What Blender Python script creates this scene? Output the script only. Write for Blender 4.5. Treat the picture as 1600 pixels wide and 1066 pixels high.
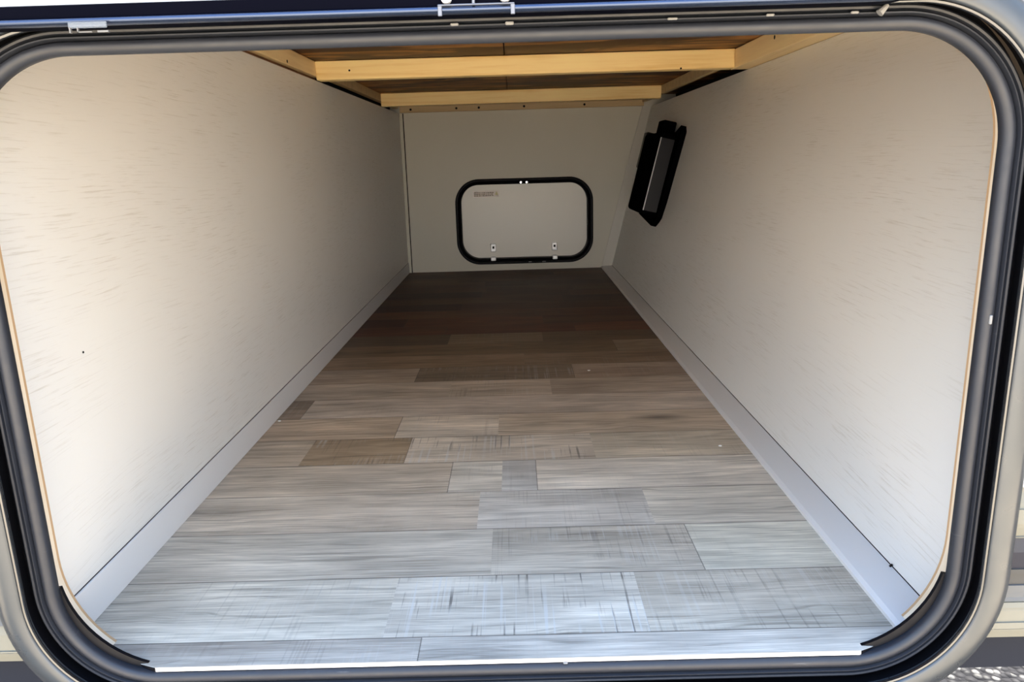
import bpy, bmesh, math, random
from mathutils import Vector, Matrix
from mathutils.geometry import tessellate_polygon

for o in list(bpy.data.objects):
    bpy.data.objects.remove(o)
S = bpy.context.scene
C = S.collection
random.seed(7)

# ------------------------------------------------------------------ camera
PITCH, YAW, ROLL = 0.2383, -0.0080, -0.0295
cp, sp, cy, sy, cr, sr = (math.cos(PITCH), math.sin(PITCH), math.cos(YAW), math.sin(YAW), math.cos(ROLL), math.sin(ROLL))
fwd = Vector((sy*cp, cy*cp, -sp)); right = Vector((cy, -sy, 0)); up = right.cross(fwd)
r2 = right*cr + up*sr; u2 = -right*sr + up*cr
cam_d = bpy.data.cameras.new('camera'); cam = bpy.data.objects.new('camera', cam_d); C.objects.link(cam)
M4 = Matrix((r2, u2, -fwd)).transposed().to_4x4(); M4.translation = Vector((0.4369, -0.6988, 0.4414))
cam.matrix_world = M4
cam_d.sensor_width = 36; cam_d.lens = 1171.6/1600*36; cam_d.clip_start = 0.02
S.camera = cam

# ------------------------------------------------------------------ world, exposure
W = bpy.data.worlds.new('world'); S.world = W; W.use_nodes = True
nt = W.node_tree; nt.nodes.clear()
def wn(t, **k):
    n = nt.nodes.new(t)
    for a, b in k.items(): setattr(n, a, b)
    return n
tc = wn('ShaderNodeTexCoord'); sx = wn('ShaderNodeSeparateXYZ'); nt.links.new(tc.outputs['Generated'], sx.inputs[0])
rz = wn('ShaderNodeValToRGB'); nt.links.new(sx.outputs['Z'], rz.inputs[0])
el = rz.color_ramp.elements
el[0].position = 0.0; el[0].color = (1.0, .96, .90, 1)
el[1].position = 1.0; el[1].color = (.20, .46, 1.0, 1)
e = el.new(.22); e.color = (.84, .91, 1.0, 1)
e = el.new(.50); e.color = (.62, .79, 1.0, 1)
def mrange(sock, a, b, lo, hi):
    n = wn('ShaderNodeMapRange'); n.interpolation_type = 'SMOOTHSTEP'; nt.links.new(sock, n.inputs[0])
    for i, v in enumerate((a, b, lo, hi)): n.inputs[i+1].default_value = v
    return n.outputs[0]
def mul(a, b):
    n = wn('ShaderNodeMath', operation='MULTIPLY'); nt.links.new(a, n.inputs[0]); nt.links.new(b, n.inputs[1]); return n.outputs[0]
# open, sunlit haze straight out of the opening; cooler overhead
fy = mul(mrange(sx.outputs['Y'], -.55, -1, 0, 1), mrange(sx.outputs['Z'], .5, .0, 0, 1))
wmix = wn('ShaderNodeMix', data_type='RGBA'); nt.links.new(fy, wmix.inputs[0]); nt.links.new(rz.outputs[0], wmix.inputs[6]); wmix.inputs[7].default_value = (1, .95, .88, 1)
bgn = wn('ShaderNodeBackground'); nt.links.new(wmix.outputs[2], bgn.inputs[0])
gy = wn('ShaderNodeMapRange'); nt.links.new(fy, gy.inputs[0]); gy.inputs[3].default_value = 1; gy.inputs[4].default_value = 2.9
st_ = mul(mul(mrange(sx.outputs['X'], -1, 1, .94, .90), mrange(sx.outputs['Z'], 0, .8, .60, .86)), gy.outputs[0])
nt.links.new(st_, bgn.inputs[1])
wo = wn('ShaderNodeOutputWorld'); nt.links.new(bgn.outputs[0], wo.inputs[0])
S.view_settings.view_transform = 'Standard'; S.view_settings.look = 'None'
S.view_settings.gamma = 1.0; S.view_settings.use_curve_mapping = False
S.view_settings.exposure = 2.30

# sun from behind the trailer: lights the added bounce plane in front, never the opening
sd = bpy.data.lights.new('sun', 'SUN'); sd.energy = 9.5; sd.angle = math.radians(3); sd.color = (1.0, .93, .82)
so = bpy.data.objects.new('sun', sd); C.objects.link(so)
so.rotation_euler = Vector((-.35, -.62, -.95)).to_track_quat('-Z', 'Y').to_euler()

# ------------------------------------------------------------------ materials
def mat(name, col=(.5, .5, .5), rough=.5, metal=0, spec=.5, coat=0):
    m = bpy.data.materials.new(name); m.use_nodes = True
    b = m.node_tree.nodes['Principled BSDF']
    b.inputs['Base Color'].default_value = (*col, 1); b.inputs['Roughness'].default_value = rough
    b.inputs['Metallic'].default_value = metal; b.inputs['Specular IOR Level'].default_value = spec
    b.inputs['Coat Weight'].default_value = coat
    return m
class NB:
    """small helper to wire nodes"""
    def __init__(s, m): s.t = m.node_tree; s.b = s.t.nodes['Principled BSDF']
    def n(s, t, ins=None, **k):
        x = s.t.nodes.new(t)
        for a, b in k.items(): setattr(x, a, b)
        for a, b in (ins or {}).items():
            if hasattr(b, 'is_linked') or isinstance(b, bpy.types.NodeSocket): s.t.links.new(b, x.inputs[a])
            else: x.inputs[a].default_value = b
        return x
    def l(s, a, b): s.t.links.new(a, b)
    def coord(s, scale=(1, 1, 1), src='Object', rot=(0, 0, 0)):
        t = s.n('ShaderNodeTexCoord'); mp = s.n('ShaderNodeMapping', {'Vector': t.outputs[src], 'Scale': scale, 'Rotation': rot}); return mp.outputs[0]
    def noise(s, vec, scale=5, detail=4, rough=.5, dist=0):
        return s.n('ShaderNodeTexNoise', {'Vector': vec, 'Scale': scale, 'Detail': detail, 'Roughness': rough, 'Distortion': dist}).outputs[0]
    def ramp(s, fac, stops, interp='LINEAR'):
        r = s.n('ShaderNodeValToRGB', {'Fac': fac}); r.color_ramp.interpolation = interp; e = r.color_ramp.elements
        e[0].position, e[0].color = stops[0][0], (*stops[0][1], 1); e[1].position, e[1].color = stops[-1][0], (*stops[-1][1], 1)
        for p, c in stops[1:-1]:
            q = e.new(p); q.color = (*c, 1)
        return r.outputs[0]
    def rampf(s, fac, a, b, lo=0., hi=1.):
        return s.n('ShaderNodeMapRange', {0: fac, 1: a, 2: b, 3: lo, 4: hi}).outputs[0]
    def mix(s, f, a, b, mode='MIX'):
        x = s.n('ShaderNodeMix', data_type='RGBA', blend_type=mode)
        for i, v in ((0, f), (6, a), (7, b)):
            if isinstance(v, bpy.types.NodeSocket): s.l(v, x.inputs[i])
            elif i == 0: x.inputs[0].default_value = v
            else: x.inputs[i].default_value = (*v, 1)
        return x.outputs[2]
    def math(s, op, a, b=0.):
        x = s.n('ShaderNodeMath', operation=op)
        for i, v in ((0, a), (1, b)):
            if isinstance(v, bpy.types.NodeSocket): s.l(v, x.inputs[i])
            else: x.inputs[i].default_value = v
        return x.outputs[0]
    def bump(s, h, strength=.3, dist=.001):
        b = s.n('ShaderNodeBump', {'Height': h, 'Strength': strength, 'Distance': dist}); s.l(b.outputs[0], s.b.inputs['Normal'])
    def col(s, c): s.l(c, s.b.inputs['Base Color'])

def wall_mat():
    m = mat('white_wall_vinyl', (.66, .65, .63), .42, spec=.35); k = NB(m)
    v = k.coord((1, 2.2, 84)); warp = k.noise(k.coord((1, 1.4, .9)), 1.6, 1)
    vv = k.n('ShaderNodeVectorMath', {0: v, 1: k.n('ShaderNodeCombineXYZ', {'Z': k.math('MULTIPLY', warp, 2.6)}).outputs[0]}, operation='ADD').outputs[0]
    n1 = k.noise(vv, 6.5, 5, .62)
    line = k.rampf(n1, .35, .45)               # thin dark grain streaks
    patch = k.rampf(k.noise(k.coord((1, 1.2, 3)), 3, 2), .36, .56)
    lf = k.math('MULTIPLY', k.math('SUBTRACT', 1., line), patch)
    c = k.mix(lf, (.77, .762, .74), (.655, .635, .595))
    k.col(c); k.bump(k.math('SUBTRACT', 1., lf), .25, .0006)
    return m
M_wall = wall_mat()
M_wallback = mat('grey_beige_back_panel', (.50, .475, .43), .5, spec=.3)
nb = NB(M_wallback); nb.col(nb.mix(nb.rampf(nb.noise(nb.coord((1, 1, .4)), 3, 3), .3, .7), (.60, .57, .49), (.65, .62, .54)))
M_base = mat('pale_smooth_board', (.72, .72, .73), .35, spec=.4)
M_edge = mat('white_cut_edge', (.82, .80, .76), .6)
M_gap = mat('dark_gap', (.012, .010, .010), .8, spec=.1)

def floor_mat():
    m = mat('weathered_plank_vinyl', (.3, .3, .3), .5, spec=.15); k = NB(m)
    at = k.n('ShaderNodeAttribute', attribute_name='tone'); st = k.n('ShaderNodeAttribute', attribute_name='style')
    sst = k.n('ShaderNodeSeparateColor', {0: st.outputs['Color']})
    uv = k.n('ShaderNodeUVMap', uv_map='plank'); suv = k.n('ShaderNodeSeparateXYZ', {0: uv.outputs[0]})
    tc = k.n('ShaderNodeTexCoord'); off = k.n('ShaderNodeCombineXYZ', {'Z': k.math('MULTIPLY', sst.outputs[2], 37.)}).outputs[0]
    base = k.n('ShaderNodeVectorMath', {0: tc.outputs['Object'], 1: off}, operation='ADD').outputs[0]
    def mp(sc): return k.n('ShaderNodeMapping', {'Vector': base, 'Scale': sc}).outputs[0]
    warp = k.noise(mp((2.2, 9, 1)), 1.6, 3, .5)
    # cathedral grain: bands across y warped
    sy_ = k.n('ShaderNodeSeparateXYZ', {0: base})
    ph = k.math('ADD', k.math('MULTIPLY', sy_.outputs[1], 230.), k.math('MULTIPLY', warp, 34.))
    rings = k.rampf(k.math('SINE', ph), -1, 1)
    fine = k.noise(mp((11, 400, 1)), 1., 5, .68)
    broad = k.noise(mp((3, 26, 1)), 1., 3, .55)
    blotch = k.noise(mp((5, 9, 1)), 1.3, 3, .5)
    hair = k.noise(mp((16, 620, 1)), 1., 4, .7)
    g = k.math('ADD', k.math('MULTIPLY', fine, .95), k.math('ADD', k.math('MULTIPLY', broad, .60), k.math('MULTIPLY', rings, .10)))
    val = k.rampf(g, .56, 1.10, .56, 1.30)
    val = k.math('MULTIPLY', val, k.rampf(hair, .32, .52, .80, 1.04))
    val = k.math('MULTIPLY', val, k.rampf(blotch, .3, .7, .80, 1.14))
    # dark grain lines drawn out along the plank
    gl = k.rampf(k.noise(k.n('ShaderNodeVectorMath', {0: mp((3.2, 150, 1)), 1: k.n('ShaderNodeCombineXYZ', {'Y': k.math('MULTIPLY', warp, 9.)}).outputs[0]}, operation='ADD').outputs[0], 1., 3, .6), .34, .42)
    val = k.math('MULTIPLY', val, k.rampf(gl, 0, 1, .72, 1.0))
    # saw marks: thin lines across the plank, paler and darker, in feathered patches
    def across(sc, a, b): return k.rampf(k.noise(k.n('ShaderNodeMapping', {'Vector': base, 'Scale': sc, 'Rotation': (0, 0, .03)}).outputs[0], 1., 2, .5), a, b)
    patch = k.rampf(k.noise(mp((7, 16, 1)), 1., 3), .42, .60)
    sawf = k.math('MULTIPLY', across((260, 3, 1), .56, .62), k.math('MULTIPLY', patch, sst.outputs[0]))
    dk = k.math('MULTIPLY', across((330, 6, 1), .58, .64), k.math('MULTIPLY', k.rampf(k.noise(mp((9, 11, 2)), 1.3, 3), .46, .60), sst.outputs[0]))
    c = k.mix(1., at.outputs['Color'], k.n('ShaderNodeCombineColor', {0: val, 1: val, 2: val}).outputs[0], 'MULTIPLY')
    # brown and blue drift in the print
    c = k.mix(k.math('MULTIPLY', k.rampf(k.noise(mp((2, 7, 1)), 1.2, 2), .45, .7), .20), c, (.20, .135, .085))
    c = k.mix(k.math('MULTIPLY', sawf, .42), c, (.62, .63, .63))
    c = k.mix(k.math('MULTIPLY', dk, .55), c, (.085, .075, .07))
    # knots
    vo = k.n('ShaderNodeTexVoronoi', {'Vector': mp((2.1, 8.0, 1)), 'Scale': 1.0, 'Randomness': 1.})
    kn = k.rampf(vo.outputs['Distance'], .02, .13, .80, 0.)
    c = k.mix(k.math('MULTIPLY', kn, k.rampf(k.noise(mp((1.2, 9, 1)), 1.0), .50, .58)), c, (.07, .06, .055))
    # plank seams
    e1 = k.rampf(k.math('MINIMUM', suv.outputs[1], k.math('SUBTRACT', .1065, suv.outputs[1])), .0003, .0012, .72, 0.)
    e2 = k.math('MULTIPLY', k.rampf(suv.outputs[0], .0004, .0014, .8, 0.), sst.outputs[1])
    seam = k.math('MAXIMUM', e1, e2)
    c = k.mix(seam, c, (.05, .045, .04))
    k.col(c)
    k.b.inputs['Roughness'].default_value = .46
    k.bump(k.math('ADD', k.math('MULTIPLY', fine, .5), k.math('MULTIPLY', k.math('SUBTRACT', 1., seam), 1.)), .18, .0006)
    return m
M_floor = floor_mat()

def pine(name, a, b, axis='x', rough=.5):
    m = mat(name, a, rough, spec=.3); k = NB(m)
    sc = {'x': (1.3, 30, 30), 'y': (30, 1.3, 30)}[axis]
    n = k.noise(k.coord(sc), 1.3, 4, .55, .4); f = k.noise(k.coord(tuple(s*6 for s in sc)), 1.2, 3, .6)
    g = k.math('ADD', k.math('MULTIPLY', n, .75), k.math('MULTIPLY', f, .25))
    k.col(k.ramp(g, [(.30, b), (.50, a), (.72, tuple(min(1, x*1.12) for x in a))])); k.bump(f, .1, .0004)
    return m
M_pine = pine('pine_board', (.96, .72, .34), (.80, .50, .17))
M_piney = pine('pine_rail', (.92, .70, .38), (.78, .54, .25), 'y')
M_strip = pine('dull_wood_strip', (.58, .42, .23), (.46, .31, .16))
def deck_mat():
    m = mat('brown_deck_sheathing', (.2, .1, .05), .55, spec=.3); k = NB(m)
    n = k.noise(k.coord((4, 18, 4)), 1.4, 5, .6, .8); b = k.noise(k.coord((2.2, 7, 2)), 1.2, 3, .5, 1.2)
    c = k.ramp(n, [(.32, (.03, .010, .003)), (.46, (.16, .062, .015)), (.60, (.40, .18, .045)), (.78, (.62, .33, .11))])
    c = k.mix(k.rampf(b, .5, .56), c, (.06, .020, .006)); k.col(c); k.bump(n, .3, .001)
    return m
M_deck = deck_mat()
M_jamb = mat('cream_wood_edge', (.86, .74, .58), .55); nb = NB(M_jamb)
nb.col(nb.mix(nb.rampf(nb.noise(nb.coord((20, 20, 3)), 2, 3), .35, .7), (.80, .66, .48), (.90, .80, .66)))
M_tan = mat('tan_panel_edge', (.55, .36, .20), .6)

def rubber(name, c, rough, scuff=.0):
    m = mat(name, c, rough, spec=.5); k = NB(m)
    n = k.noise(k.coord((1, 1, 1)), 60, 4, .6); k.l(k.rampf(n, .3, .7, rough-.06, rough+.08), k.b.inputs['Roughness'])
    s = k.rampf(k.noise(k.coord((3, 3, 30)), 6, 4, .7), .66, .74); k.col(k.mix(k.math('MULTIPLY', s, scuff), c, (.35, .35, .35)))
    return m
M_seal = rubber('grey_rubber_seal', (.020, .023, .032), .50, .12)
M_black = rubber('black_rubber', (.003, .003, .005), .5); NB(M_black).b.inputs['Specular IOR Level'].default_value = .2
M_throat = mat('black_channel', (.004, .004, .006), .5, spec=.25)
M_flange = mat('satin_grey_metal', (.068, .077, .090), .38, metal=.6); nb = NB(M_flange)
nb.l(nb.rampf(nb.noise(nb.coord(), 40, 3), .3, .7, .26, .36), nb.b.inputs['Roughness'])
M_lip = mat('bright_metal_lip', (.10, .105, .115), .25, metal=.9)
M_navy = mat('navy_black_frame', (.0006, .0008, .0040), .6, spec=.03); M_bead = mat('navy_gloss_bead', (.055, .075, .13), .25, metal=.8)
M_chrome = mat('chrome', (.8, .8, .82), .12, metal=1)
M_white = mat('white_paint', (.80, .80, .79), .4)
M_clear = mat('clear_plastic', (.22, .25, .29), .15); NB(M_clear).b.inputs['Alpha'].default_value = .40
M_dblack = mat('black_plastic_case', (.0015, .0015, .002), .9, spec=.0)
M_dpanel = mat('charcoal_plastic_panel', (.012, .0115, .014), .4, spec=.2)
M_slate = mat('slate_grey_skirt', (.015, .018, .028), .6, spec=.1); M_slate2 = mat('slate_stripe', (.035, .040, .055), .5, spec=.2); M_nav = mat('navy_stripe', (.016, .018, .030), .5, spec=.2)
M_gr = mat('grey_stripe', (.060, .060, .060), .5, spec=.2); M_lg = mat('light_grey_stripe', (.11, .115, .12), .5, spec=.2); M_cream = mat('cream_siding', (.19, .185, .155), .5, spec=.2)
M_zinc = mat('bright_zinc', (.92, .92, .93), .35, metal=.25); M_label = mat('label_paper', (.98, .90, .84), .6); M_ink = mat('label_print', (.28, .20, .14), .7); M_yel = mat('label_yellow', (.85, .78, .45), .6)
M_lite = mat('white_skin', (.46, .47, .485), .4)

# ------------------------------------------------------------------ mesh helpers
def link(name, me, mats, parent=None):
    o = bpy.data.objects.new(name, me); C.objects.link(o)
    for m in (mats if isinstance(mats, (list, tuple)) else [mats]): me.materials.append(m)
    if parent: o.parent = parent
    return o
def mesh(name, v, f, mats, parent=None, mi=None, smooth=False):
    me = bpy.data.meshes.new(name); me.from_pydata([tuple(x) for x in v], [], f); me.update()
    if mi:
        for p, i in zip(me.polygons, mi): p.material_index = i
    bm = bmesh.new(); bm.from_mesh(me); bmesh.ops.recalc_face_normals(bm, faces=bm.faces); bm.to_mesh(me); bm.free()
    if smooth:
        for p in me.polygons: p.use_smooth = True
    return link(name, me, mats, parent)
def tag(o, label=None, cat=None, group=None, kind=None):
    if label: o['label'] = label
    if cat: o['category'] = cat
    if group: o['group'] = group
    if kind: o['kind'] = kind
    return o
def empty(name, loc, label, cat, group=None):
    o = bpy.data.objects.new(name, None); C.objects.link(o); o.location = loc; o.empty_display_size = .05
    return tag(o, label, cat, group)
class MB:
    def __init__(s): s.bm = bmesh.new()
    def box(s, x0, x1, y0, y1, z0, z1, bev=0., seg=2, mtx=None):
        r = bmesh.ops.create_cube(s.bm, size=1); vs = r['verts']
        for v in vs: v.co = Vector(((x0+x1)/2+v.co.x*(x1-x0), (y0+y1)/2+v.co.y*(y1-y0), (z0+z1)/2+v.co.z*(z1-z0)))
        if bev:
            es = list({e for v in vs for e in v.link_edges})
            g = bmesh.ops.bevel(s.bm, geom=es, offset=bev, segments=seg, affect='EDGES', profile=.5)
            vs = list({v for f in g['faces'] for v in f.verts} | {v for v in vs if v.is_valid})
        if mtx is not None: bmesh.ops.transform(s.bm, matrix=mtx, verts=vs)
        return s
    def cyl(s, p0, p1, r, seg=16, r1=None):
        p0, p1 = Vector(p0), Vector(p1); d = p1-p0
        m = Matrix.Translation((p0+p1)/2) @ d.to_track_quat('Z', 'Y').to_matrix().to_4x4()
        bmesh.ops.create_cone(s.bm, cap_ends=True, segments=seg, radius1=r, radius2=r if r1 is None else r1, depth=d.length, matrix=m); return s
    def prism(s, pts, d):
        """closed polygon of 3-D points pushed along vector d"""
        a = [s.bm.verts.new(p) for p in pts]; b = [s.bm.verts.new(Vector(p)+Vector(d)) for p in pts]
        s.bm.faces.new(a); s.bm.faces.new(b[::-1])
        for i in range(len(a)): s.bm.faces.new((a[i], b[i], b[(i+1) % len(a)], a[(i+1) % len(a)]))
        return s
    def build(s, name, m, parent=None, smooth=False):
        bmesh.ops.recalc_face_normals(s.bm, faces=s.bm.faces)
        me = bpy.data.meshes.new(name); s.bm.to_mesh(me); s.bm.free()
        if smooth:
            for p in me.polygons: p.use_smooth = True
            try: me.set_sharp_from_angle(angle=math.radians(35))
            except Exception: pass
        return link(name, me, m, parent)

def rr(x0, x1, z0, z1, r, n=18):
    """rounded rectangle: list of (x, z, nx, nz), outward normals"""
    out = []
    for cx, cz, a0 in ((x1-r, z1-r, 0), (x0+r, z1-r, 90), (x0+r, z0+r, 180), (x1-r, z0+r, 270)):
        for i in range(n+1):
            a = math.radians(a0+90*i/n); out.append((cx+r*math.cos(a), cz+r*math.sin(a), math.cos(a), math.sin(a)))
    return out
def ring(name, path, prof, mats, parent=None, mi=None, closed_prof=False, smooth=True, span=None):
    """sweep profile [(outward offset, y)] round a path; span picks a stretch of it"""
    P = path if span is None else path[span[0]:span[1]]
    n, m = len(P), len(prof); v = [(x+nx*o, y, z+nz*o) for (x, z, nx, nz) in P for (o, y) in prof]
    f, idx = [], []
    for i in range(n if span is None else n-1):
        j = (i+1) % n
        for k in range(m if closed_prof else m-1):
            l = (k+1) % m; f.append((i*m+k, i*m+l, j*m+l, j*m+k)); idx.append(mi[k] if mi else 0)
    if span is not None and closed_prof: f += [tuple(range(m)), tuple((n-1)*m+k for k in range(m))]; idx += [0, 0]
    o = mesh(name, v, f, mats, parent, idx, smooth)
    if smooth:
        try: o.data.set_sharp_from_angle(angle=math.radians(50))
        except Exception: pass
    return o
def plate_hole(name, outer, hole, y0, y1, mats, parent=None):
    """flat plate in the xz plane between y0 and y1 with a hole"""
    loops = [[Vector((x, z, 0)) for x, z in outer], [Vector((x, z, 0)) for x, z in hole]]
    tri = tessellate_polygon(loops); pts = loops[0]+loops[1]; n = len(pts); no = len(outer)
    v = [(p.x, y0, p.y) for p in pts]+[(p.x, y1, p.y) for p in pts]
    f = [tuple(t) for t in tri]+[tuple(i+n for i in t) for t in tri]
    for a, b in ((0, no), (no, n)):
        for i in range(a, b):
            j = i+1 if i+1 < b else a; f.append((i, j, j+n, i+n))
    return mesh(name, v, f, mats, parent)

L, WF, H = 2.35, .785, .6245          # compartment length, floor width, wall height
SL = .2435                             # outward lean of the right wall
def rwx(z): return .827+SL*z

# ------------------------------------------------------------------ setting: compartment shell
mb = MB(); mb.box(-.02, 0, -.0635, L, -.02, H); wl = tag(mb.build('wall_left', M_wall), kind='structure')
mb = MB(); mb.prism([(rwx(-.02), -.0635, -.02), (rwx(H), -.0635, H), (rwx(H)+.02, -.0635, H), (rwx(-.02)+.02, -.0635, -.02)], (0, L+.0635, 0))
wr = tag(mb.build('wall_right', M_wall), kind='structure')
HX0, HX1, HZ0, HZ1, HR = .222, .733, .048, .342, .070   # far hatch opening
wb = plate_hole('wall_back', [(-.04, -.03), (1.09, -.03), (1.09, .71), (-.04, .71)], [(x, z) for x, z, _, _ in rr(HX0-.004, HX1+.004, HZ0-.004, HZ1+.004, HR)], L, L+.02, M_wallback)
tag(wb, kind='structure')
# left baseboard with a dark seam along its top
mb = MB(); mb.box(0, .0030, -.067, L, 0, .0415, .0006, 1); bl = tag(mb.build('baseboard_left', M_base), kind='structure')
MB().box(0, .0008, -.0635, L, .0415, .0421).build('seam', M_gap, bl)
# the low ledge that fills between floor and leaning wall
mb = MB(); mb.prism([(WF, -.080, -.02), (WF, -.080, .004), (WF+.0045, -.080, .0065), (rwx(.0075), -.080, .0080), (rwx(-.02), -.080, -.02)], (0, L+.080, 0))
br = tag(mb.build('baseboard_right', M_base), kind='structure')
mb = MB(); mb.prism([(rwx(.0075)-.0006, -.0635, .0080), (rwx(.0075)-.0004, -.0635, .0086), (rwx(.0086)+.0003, -.0635, .0087), (rwx(.0075)+.0003, -.0635, .0078)], (0, L+.0635, 0)); mb.build('seam', M_gap, br)
MB().cyl((.8255, .020, .0085), (.8285, .020, .0110), .0011, 8).build('staple', M_gap, br)
MB().cyl((-.001, .03, .265), (.0005, .03, .265), .0012, 8).build('nail_hole', M_gap, wl)
MB().box(1.075, 1.088, -.0672, L, -.045, .70).build('leak_liner', M_slate, wr)  # liner added outside the wall to stop light leaking in
MB().box(-.046, -.036, -.0672, L, -.045, .70).build('leak_liner', M_slate, wl)  # same added liner against light leaks, left side
# corner trims at the back
mb = MB(); mb.box(.0, .012, L-.006, L, 0, H, .001, 1); tc_ = tag(mb.build('trim_1', M_wallback), kind='structure')
MB().box(.012, .0150, L-.002, L+.001, 0, H).build('gap', M_gap, tc_)
mb = MB(); mb.prism([(WF+.003, L-.006, .006), (rwx(.006), L-.006, .006), (rwx(H), L-.006, H), (rwx(H)-.033, L-.006, H), (.90, L-.006, .45)], (0, .006, 0))
tr = tag(mb.build('trim_2', mat('pale_corner_strip', (.60, .575, .52), .45)), kind='structure')

# floor: one vinyl sheet, planks printed across the width
PW = .1065
rows = {}
g = lambda r, gg, b, s=0., seam=1.: ((r, gg, b), s, seam)
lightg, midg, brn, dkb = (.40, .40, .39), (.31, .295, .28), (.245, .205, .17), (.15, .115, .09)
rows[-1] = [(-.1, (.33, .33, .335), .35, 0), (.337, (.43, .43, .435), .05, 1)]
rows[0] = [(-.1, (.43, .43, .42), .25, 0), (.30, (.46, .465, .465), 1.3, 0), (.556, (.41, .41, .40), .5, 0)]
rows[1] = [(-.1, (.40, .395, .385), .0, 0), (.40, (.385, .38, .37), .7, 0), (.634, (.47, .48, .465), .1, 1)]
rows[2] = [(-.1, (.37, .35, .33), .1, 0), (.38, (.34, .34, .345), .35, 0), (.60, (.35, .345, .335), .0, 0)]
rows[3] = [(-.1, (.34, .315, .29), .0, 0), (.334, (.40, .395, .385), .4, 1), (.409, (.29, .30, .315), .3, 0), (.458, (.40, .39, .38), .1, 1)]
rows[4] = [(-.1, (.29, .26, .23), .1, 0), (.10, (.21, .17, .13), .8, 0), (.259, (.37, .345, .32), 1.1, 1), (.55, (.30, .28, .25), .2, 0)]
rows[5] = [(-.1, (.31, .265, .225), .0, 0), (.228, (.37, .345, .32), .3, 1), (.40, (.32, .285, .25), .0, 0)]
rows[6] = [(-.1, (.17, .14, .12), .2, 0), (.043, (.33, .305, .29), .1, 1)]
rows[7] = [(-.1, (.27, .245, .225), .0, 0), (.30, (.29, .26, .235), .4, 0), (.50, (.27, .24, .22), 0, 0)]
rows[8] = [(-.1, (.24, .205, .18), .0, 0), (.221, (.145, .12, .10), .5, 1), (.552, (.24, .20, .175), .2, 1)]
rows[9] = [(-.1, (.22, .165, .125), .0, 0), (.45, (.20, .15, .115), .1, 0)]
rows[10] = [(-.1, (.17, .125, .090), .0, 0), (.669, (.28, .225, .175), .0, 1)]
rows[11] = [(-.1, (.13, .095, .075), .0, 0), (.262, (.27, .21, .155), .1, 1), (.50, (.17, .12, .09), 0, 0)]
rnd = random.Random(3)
for r in range(12, 24):      # far boards browner, with the fading light painted into their tone
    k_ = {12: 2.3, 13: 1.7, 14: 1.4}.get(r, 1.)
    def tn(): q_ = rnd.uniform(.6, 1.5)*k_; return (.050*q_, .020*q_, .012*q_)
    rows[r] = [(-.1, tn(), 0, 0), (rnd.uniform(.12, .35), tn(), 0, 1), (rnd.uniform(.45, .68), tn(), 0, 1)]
ROW_LIGHT = {-1: 1.36, 0: 1.32, 1: 1.40, 2: 1.62, 3: 1.68, 4: 1.70, 5: 1.78, 6: 1.72, 7: 1.72, 8: 1.60, 9: 1.25, 10: 1.05, 11: .80}  # lifts middle rows, drops far ones: light falloff painted into plank tones
v, f, mi, tones, styles, uvs = [], [], [], [], [], []
CUT = [(0, -.070), (.035, -.070), (.077, -.0975), (.098, -.105), (.740, -.105), (.758, -.0975), (.778, -.0835), (WF, -.0780)]
def ylim(x):
    for (xa, ya), (xb, yb) in zip(CUT, CUT[1:]):
        if xa <= x <= xb: return ya+(yb-ya)*(x-xa)/(xb-xa)
    return -.07
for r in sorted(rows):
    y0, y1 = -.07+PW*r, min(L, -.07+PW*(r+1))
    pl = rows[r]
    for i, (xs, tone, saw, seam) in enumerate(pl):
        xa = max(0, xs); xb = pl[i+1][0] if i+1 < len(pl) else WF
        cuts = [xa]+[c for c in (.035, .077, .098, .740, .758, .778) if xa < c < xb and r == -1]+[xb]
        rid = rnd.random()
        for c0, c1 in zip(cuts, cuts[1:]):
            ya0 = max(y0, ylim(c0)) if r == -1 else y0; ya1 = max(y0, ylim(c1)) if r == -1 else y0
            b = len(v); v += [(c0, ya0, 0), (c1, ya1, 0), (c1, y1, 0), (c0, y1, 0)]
            f.append((b, b+1, b+2, b+3)); mi.append(0); tones.append(tuple(min(.75, c*w*ROW_LIGHT.get(r, 1.)) for c, w in zip(tone, (1.08, 1.01, .89)))); styles.append((saw, seam, rid))
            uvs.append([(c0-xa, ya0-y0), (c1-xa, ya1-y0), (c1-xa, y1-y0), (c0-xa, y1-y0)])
# slab under the sheet: pale cut front edge
out = CUT+[(WF, L), (0, L)]
b = len(v); v += [(x, y, -.0005) for x, y in out]+[(x, y, -.0046) for x, y in out]; n = len(out)
for i in range(n):
    j = (i+1) % n; f.append((b+i, b+j, b+j+n, b+i+n)); mi.append(1 if i == 3 else 3 if i in (2, 4) else 2)
f += [tuple(b+i for i in range(n)), tuple(b+n+i for i in range(n))]; mi += [1, 1]
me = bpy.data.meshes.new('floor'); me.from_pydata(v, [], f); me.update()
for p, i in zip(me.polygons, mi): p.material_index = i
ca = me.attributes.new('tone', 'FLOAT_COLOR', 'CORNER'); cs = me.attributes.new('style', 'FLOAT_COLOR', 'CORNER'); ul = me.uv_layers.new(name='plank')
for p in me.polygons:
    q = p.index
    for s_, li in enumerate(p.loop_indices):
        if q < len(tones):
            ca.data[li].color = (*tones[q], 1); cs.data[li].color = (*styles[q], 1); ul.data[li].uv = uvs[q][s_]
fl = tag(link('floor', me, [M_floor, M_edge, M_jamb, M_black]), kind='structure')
# underside of the compartment
MB().box(-.04, 1.09, -.067, L+.02, -.045, -.021).build('subfloor', M_gap, fl)

# ceiling deck in two panels with a seam between
mb = MB(); mb.box(-.04, .4235, -.085, L+.02, .668, .69); mb.box(.4265, 1.08, -.085, L+.02, .668, .69); mb.box(.40, .45, -.085, L+.02, .691, .70)
tag(mb.build('ceiling', M_deck), kind='structure')

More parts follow.
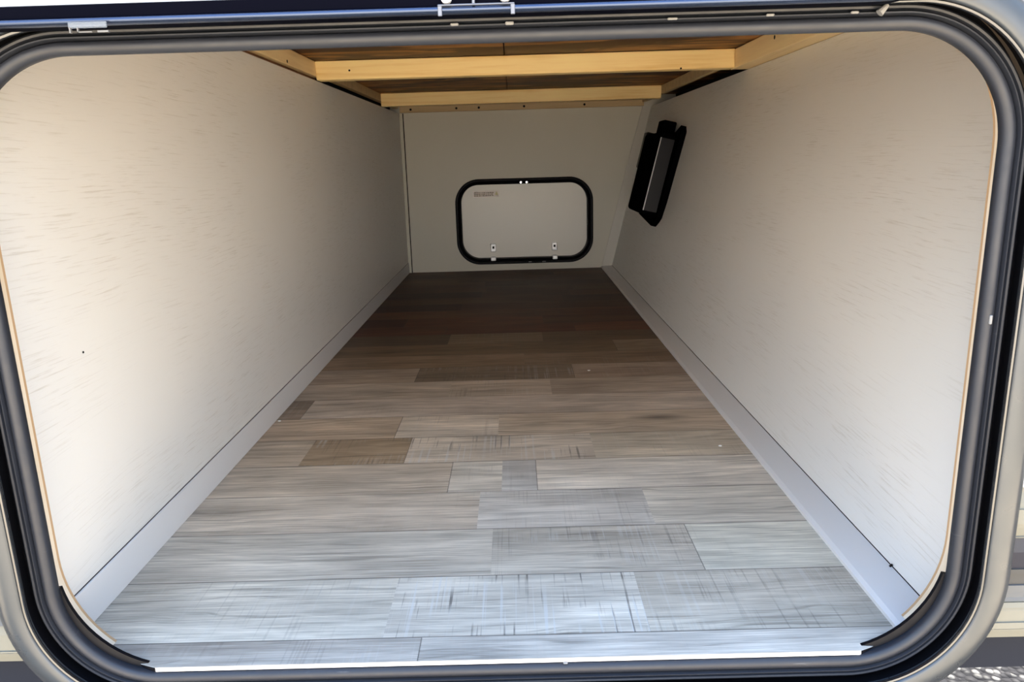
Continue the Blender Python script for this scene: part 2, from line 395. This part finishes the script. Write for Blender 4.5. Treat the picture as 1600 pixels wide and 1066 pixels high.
# ------------------------------------------------------------------ ceiling timber
def beam(name, y, z0, z1, label, knots):
    e = empty(name, (.47, y, z0), label, 'beam')
    MB().box(-.471, .471, 0, .038, 0, z1-z0, .0022, 2).build('timber', M_pine, e)
    for (kx, kz) in knots: MB().cyl((kx-.47, -.0004, kz-z0), (kx-.47, .004, kz-z0), .0022, 10).build('knot', M_gap, e)
    return e
beam('ceiling_joist', 1.083, .626, .667, 'bright pine joist crossing under the brown deck, nearer to the opening', [(.075, .645), (.820, .628)])
beam('ceiling_joist', 1.940, .625, .667, 'darker pine joist crossing just in front of the back wall', [])
o = MB().box(.004, .949, L-.020, L-.001, .6265, .6495, .001, 1).build('nailing_strip', M_strip)
tag(o, 'dull wood strip with dark nail holes along the top of the back wall', 'wood strip')
for hx in (.047, .224, .311, .486, .719): MB().cyl((hx, L-.0215, .6375), (hx, L-.018, .6375), .0045, 10).build('nail_hole', M_gap, o)
o = MB().box(-.018, -.0005, 1.123, L-.022, .6415, .6665, .001, 1).build('side_rail', M_strip)
tag(o, 'dull wooden rail above the left wall, behind the first joist, over a dark gap', 'wood rail')
o = MB().box(-.018, -.0005, -.06, 1.119, .634, .6665, .001, 1).build('side_rail', M_piney)
tag(o, 'pale wooden rail above the left wall, from the opening to the first joist', 'wood rail')
MB().cyl((-.004, .86, .640), (.0002, .86, .640), .003, 8).build('knot', M_gap, o)
MB().box(-.022, -.012, -.06, 1.119, .6247, .6335).build('bottom_lath', mat('dark_red_lath', (.20, .075, .03), .6), o)
o = MB().box(.9415, .985, -.06, 1.119, .6255, .6665, .001, 1).build('side_rail', M_piney)
tag(o, 'wide pale wooden rail above the right wall, from the opening to the first joist', 'wood rail')
MB().cyl((.9410, .825, .652), (.944, .825, .652), .004, 10).build('screw_hole', M_gap, o)
o = MB().box(.9415, .956, 1.123, L-.022, .640, .6665, .001, 1).build('side_rail', M_strip)
tag(o, 'thin dark wooden rail above the right wall, behind the first joist', 'wood rail')

# ------------------------------------------------------------------ front wall, jamb
JO = rr(.001, .830, -.030, .560, .12, 20)
# skirt-coloured wall body behind the siding
wf = plate_hole('wall_front', [(-.9, -.034), (1.9, -.034), (1.9, 1.5), (-.9, 1.5)], [(x+nx*.003, z+nz*.003) for x, z, nx, nz in rr(.001, .830, -.030, .560, .12, 20)], -.0672, -.088, M_slate)
tag(wf, kind='structure')
j = ring('trim_3', JO, [(0, -.0632), (0, -.0662), (0, -.0815), (.003, -.0815), (.003, -.0632)], [M_jamb, M_tan], None, [1, 0, 0, 0, 0], True, smooth=False)
tag(j, kind='structure')

# ------------------------------------------------------------------ hatch frame round the opening
SO = rr(.021, .811, -.0055, .5255, .085, 24)
hf = empty('hatch_frame', (.416, -.1, -.06), 'grey and black rounded metal frame with rubber seal around the storage opening', 'hatch frame')
ring('rubber_seal', SO, [(.012, -.096), (.004, -.096), (.0006, -.0990), (0, -.105), (.001, -.1075), (.0035, -.1090), (.0060, -.1095), (.0085, -.1085), (.0095, -.1065), (.0102, -.1035), (.0108, -.1065), (.0115, -.1095), (.0125, -.1095), (.0132, -.1065), (.0138, -.1035), (.0145, -.1065), (.0150, -.1090), (.0165, -.1095), (.0180, -.1085), (.0185, -.104), (.0185, -.098)], M_seal, hf, closed_prof=False).location = (0, 0, 0)
ring('channel', SO, [(.0185, -.100), (.0260, -.099), (.0265, -.106), (.0250, -.119), (.0200, -.1225), (.0185, -.1235)], M_throat, hf)
ring('inner_lip', SO, [(.0200, -.1215), (.0160, -.1225), (.0152, -.1240), (.0158, -.1258), (.0172, -.1262), (.0178, -.1250)], M_lip, hf)
ring('outer_flange', SO, [(.0180, -.1190), (.0180, -.1248), (.0188, -.1264), (.0205, -.1272), (.026, -.1280), (.034, -.1270), (.040, -.1242), (.0435, -.1195), (.0440, -.1130)], M_flange, hf)
for ch in hf.children: ch.matrix_parent_inverse = hf.matrix_world.inverted(); ch.location = (0, 0, 0)
bpy.context.view_layer.update()
def keep(parent):
    """children modelled in world coordinates keep them"""
    for ch in parent.children: ch.location = -Vector(parent.location)
for ch in hf.children: ch.matrix_parent_inverse = Matrix.Identity(4)
# black corner guards tucked behind the seal, one at each lower corner
n = 21
GO = rr(.0195, .8125, -.0048, .54, .10, 20)
def corner(a, b): return ring('corner_guard', GO, [(0, -.0950), (0, -.0985), (.020, -.1035), (.020, -.0950)], M_black, hf, None, True, span=(a, b))
corner(44, 63); corner(63, 81)
# upper right filler between frame and jamb
ring('corner_filler', JO, [(.0008, -.0780), (.0008, -.0990), (.018, -.1035), (.018, -.0780)], mat('brown_filler', (.07, .05, .035), .6), hf, None, True, span=(2, 21))
# white chips of sealant caught along the frame
M_chip = mat('pale_sealant', (.26, .26, .26), .5)
def chip(x, y, z, sx, sz, m=M_chip): MB().box(x-sx/2, x+sx/2, y-.001, y+.0015, z-sz/2, z+sz/2, .0006, 1).build('sealant_chip', m, hf)
for cx_, cz_, w_, h_ in ((.3969, .5383, .0060, .0018), (.4372, .5380, .0062, .0024), (.5564, .5376, .0075, .0016), (.6277, .5381, .0060, .0018), (.6892, .5381, .0058, .0018)): chip(cx_, -.1105, cz_, w_, h_)
chip(.8165, -.1100, .305, .0022, .0075); chip(.472, -.1080, -.0035, .004, .0016)
MB().cyl((.7060, -.113, .5365), (.7115, -.113, .5420), .0030, 10, .0016).build('sealant_chip', M_chip, hf)
keep(hf)

# clear plastic clip at the top left of the frame
cl = empty('plastic_clip', (.1375, -.1495, .5336), 'small clear plastic clip hooked on the lower edge of the raised door', 'clip')
MB().box(-.0020, .0245, -.0015, .0002, .0030, .0072, .0005, 1).build('clip_body', M_clear, cl)
mb = MB(); mb.box(-.0012, -.0002, -.0018, .0004, .0000, .0036); mb.box(.0040, .0140, -.0014, .0004, .0002, .0008); mb.box(.0040, .0048, -.0014, .0004, .0002, .0034); mb.box(.0180, .0255, -.0016, .0004, .0000, .0012)
mb.build('clip_foot', mat('milky_plastic', (.13, .125, .12), .3), cl)

# ------------------------------------------------------------------ raised hatch door
dr = empty('hatch_door', (.40, -.14, .542), 'navy black framed hatch door swung up above the opening', 'hatch door')
DO = rr(-.05, .79, .5390, 1.07, .10, 16)
ring('door_frame', DO, [(-.030, -.130), (0, -.1300), (0, -.1430), (-.0004, -.1462), (-.0014, -.1480), (-.0028, -.1486), (-.0042, -.1480), (-.0050, -.1460), (-.0060, -.1440), (-.0135, -.1440), (-.0142, -.1430), (-.0142, -.1360)], [M_navy, M_bead], dr, [0, 0, 1, 1, 1, 1, 1, 0, 0, 0, 0])
DI = [(x-nx*.0140, z-nz*.0140) for x, z, nx, nz in DO]
mb = MB(); mb.prism([(x, -.1405, z) for x, z in DI], (0, .009, 0)); mb.build('inner_skin', M_lite, dr)
MB().box(.05, .75, -.1320, -.1292, .5415, .5520, .0005, 1).build('hinge_leaf', M_navy, dr)
st = MB().box(.3885, .4410, -.1500, -.1484, .5436, .5448, .0004, 1).box(.3885, .3915, -.1500, -.1484, .5372, .5440, .0004, 1).box(.4382, .4412, -.1500, -.1484, .5372, .5440, .0004, 1).box(.4120, .4140, -.1496, -.1440, .5445, .5500, .0004, 1).build('catch_plate', mat('dull_steel', (.14, .15, .18), .35, metal=.6), dr)
for x in (.3945, .4345): MB().cyl((x, -.1500, .5490), (x, -.1430, .5490), .0036, 14).build('catch_rivet', M_white, dr)
keep(dr)
for ch in list(hf.children)+list(dr.children): pass

# ------------------------------------------------------------------ outside: siding, ground
def xlim(z, side, o=.036):
    x0, x1, z0, z1, r = .021-o, .811+o, -.007-o, .5255+o, .085+o
    if z >= z1 or z <= z0: return None
    d = 0
    if z < z0+r: d = z0+r-z
    elif z > z1-r: d = z-(z1-r)
    dx = r-math.sqrt(max(0, r*r-d*d)); return x0+dx if side < 0 else x1-dx
def sy_(z):    # corrugation depth by height
    t = ((z-.016) % .098)/.098
    if t < .12: return -.1130-.004*t/.12
    if t < .30: return -.1170
    if t < .42: return -.1170+.004*(t-.30)/.12
    return -.1130
def sm(z):
    if z < .045: return 0
    if z < .053: return 0
    if z < .068: return 2
    if z < .084: return 3
    if z < .099: return 4
    if z < .114: return 5
    return 0 if z < .16 else 1
v, f, mi = [], [], []
zs = sorted(set([round(.016+.0045*i, 5) for i in range(130)]+[.016, .028, .045, .053, .068, .084, .099, .114, 1.5]+[.62+.05*i for i in range(17)]))
for za, zb in zip(zs, zs[1:]):
    zm = (za+zb)/2
    if xlim(zm, -1) is None: spans = [((-.9, 1.9), (-.9, 1.9))]
    else:
        A = [xlim(min(z, .5614), -1) or xlim(zm, -1) for z in (za, zb)]; B = [xlim(min(z, .5614), 1) or xlim(zm, 1) for z in (za, zb)]
        spans = [((-.9, A[0]), (-.9, A[1])), ((B[0], 1.9), (B[1], 1.9))]
    for (a0, a1), (b0, b1) in spans:
        b = len(v); v += [(a0, sy_(za), za), (a1, sy_(za), za), (b1, sy_(zb), zb), (b0, sy_(zb), zb)]; f.append((b, b+1, b+2, b+3)); mi.append(sm(zm))
sd_ = mesh('wall_exterior', v, f, [M_cream, M_lite, M_lg, M_gr, M_nav, M_slate2], None, mi); tag(sd_, kind='structure')
md = sd_.modifiers.new('thick', 'SOLIDIFY'); md.thickness = .0015

def ground_mat():
    m = mat('grey_gravel', (.3, .3, .3), .9, spec=.1); k = NB(m)
    v1 = k.n('ShaderNodeTexVoronoi', {'Vector': k.coord(), 'Scale': 62., 'Randomness': 1.})
    n = k.noise(k.coord(), 8, 4)
    c = k.ramp(k.n('ShaderNodeSeparateColor', {0: v1.outputs['Color']}).outputs[0], [(0, (.008, .008, .010)), (.4, (.022, .022, .024)), (.75, (.05, .05, .05)), (1, (.13, .128, .125))])
    c = k.mix(k.rampf(v1.outputs['Distance'], .35, .62), c, (.012, .012, .014)); k.col(c)
    k.bump(k.math('SUBTRACT', 1., v1.outputs['Distance']), 1., .012)
    return m
gp = mesh('ground', [(-9, -12, -.752), (11, -12, -.752), (11, 8, -.752), (-9, 8, -.752)], [(0, 1, 2, 3)], ground_mat()); tag(gp, kind='structure')
M_bounce = mat('tan_bounce', (.62, .50, .34), .8); nb = NB(M_bounce); nb.col(nb.mix(nb.noise(nb.coord(), 3, 4), (.56, .44, .29), (.66, .54, .38)))
tag(mesh('bounce_plane', [(-2.6, -12, -.75), (3.6, -12, -.75), (3.6, -.6, -.75), (-2.6, -.6, -.75)], [(0, 1, 2, 3)], M_bounce), kind='structure')  # unseen tan plane, added to bounce warm light into the compartment

# ------------------------------------------------------------------ far hatch in the back wall
bh = empty('access_hatch', (.478, L, .05), 'small closed hatch with thick black rounded frame in the back wall', 'hatch')
BO = rr(HX0, HX1, HZ0, HZ1, HR, 14)
BO = [(x, z, nx, nz) for x, z, nx, nz in rr(.2245, .7300, .0490, .3440, .072, 14)]
ring('frame', BO, [(.0225, L+.004), (.0225, L-.008), (.0190, L-.0120), (.0150, L-.0125), (.0105, L-.0095), (.0085, L-.0050), (.0065, L-.0095), (.0030, L-.0110), (.0005, L-.0090), (0, L-.004), (0, L+.032)], M_black, bh)
mb = MB(); mb.prism([(x+nx*.006, L+.030, z+nz*.006) for x, z, nx, nz in BO], (0, .006, 0)); mb.build('panel', mat('pale_taupe_panel', (.86, .82, .74), .35, spec=.5), bh)
for x in (.3475, .5975):
    t = MB().box(x-.0115, x+.0115, L+.022, L+.030, .072, .1060, .0035, 3).build('latch', M_zinc, bh)
    MB().box(x-.004, x+.004, L+.0212, L+.0225, .0860, .0960).build('keeper_hole', M_gap, t)
    MB().box(x-.0105, x+.0105, L-.0135, L+.010, .0400, .0560, .003, 2).build('latch_hook', M_zinc, bh)
lb = MB().box(.272, .377, L+.0285, L+.0300, .2935, .3200).build('warning_label', M_label, bh)
mb = MB(); rn = random.Random(5)
for row in range(3):
    x = .277
    while x < .355:
        w = rn.uniform(.002, .009); mb.box(x, x+w, L+.0279, L+.0286, .2985+row*.0060, .3015+row*.0060); x += w+rn.uniform(.0012, .003)
mb.build('print', M_ink, lb)
MB().prism([(.361, L+.0279, .302), (.374, L+.0279, .302), (.3675, L+.0279, .317)], (0, .0006, 0)).build('warning_triangle', M_yel, lb)
for x in (.466, .489): MB().cyl((x, L-.0145, .3500), (x, L-.008, .3500), .0034, 10).build('frame_screw', M_chrome, bh)
for (x, w) in ((.490, .012), (.545, .015)): MB().box(x, x+w, L-.0135, L-.010, .0315, .0345, .0005, 1).build('drain_slot', mat('dull_metal', (.25, .25, .25), .4), bh)
keep(bh)

# ------------------------------------------------------------------ black case on the right wall
# local frame: X = along the wall towards the back, Y = up the leaning wall, Z = out of the wall
n_ = Vector((-1, 0, SL)).normalized(); a_ = Vector((0, 1, 0)); b_ = Vector((SL, 0, 1)).normalized()
dv = empty('power_converter', (rwx(.24), 1.64, .24), 'black plastic box with charcoal side panel mounted on the leaning right wall', 'electrical box')
T = Matrix((a_, b_, n_)).transposed().to_4x4()
def dpart(name, mbx, m, smooth=False):
    o = mbx.build(name, m, dv, smooth); o.data.transform(T); return o
mb = MB(); mb.prism([(0, -.002, 0), (-.020, .012, 0), (-.035, .060, 0), (-.055, .270, 0), (-.030, .288, 0), (.030, .270, 0), (.30, .285, 0), (.30, .000, 0), (.04, -.020, 0)], (0, 0, .016))
dpart('mounting_flange', mb, M_dblack)
mb = MB(); mb.box(-.010, .27, .010, .262, .016, .066, .012, 3); dpart('case_body', mb, M_dblack, True)
mb = MB(); mb.box(-.0125, -.0095, .024, .244, .020, .060); dpart('side_panel', mb, M_dpanel)
mb = MB(); mb.box(-.0130, -.0095, .024, .244, .0600, .0625); dpart('edge_highlight', mb, mat('grey_edge_highlight', (.35, .35, .36), .3, metal=.6))  # pale strip painted in for the highlight along the case edge
mb = MB(); mb.box(.10, .19, .262, .305, .004, .045, .003, 1); dpart('cable_box', mb, M_dblack)
mb = MB(); mb.box(.275, .33, .15, .27, .010, .060, .003, 1); dpart('rear_cover', mb, M_dpanel)

# crumbs on the floor
def crumb(x, y, s, label):
    bm = bmesh.new(); bmesh.ops.create_icosphere(bm, subdivisions=1, radius=s)
    for v in bm.verts: v.co = Vector((v.co.x*random.uniform(.9, 1.6), v.co.y*random.uniform(.6, 1.1), v.co.z*.5+s*.45))
    me = bpy.data.meshes.new('crumb'); bm.to_mesh(me); bm.free(); o = link('crumb', me, M_white); o.location = (x, y, 0.0004); tag(o, label, 'debris')
crumb(.585, .829, .0028, 'white crumb lying furthest back on the dark part of the floor')
crumb(.745, .389, .0026, 'white crumb on the floor close to the right wall')
crumb(.010, .560, .0026, 'pale crumb on the floor tight against the left baseboard')
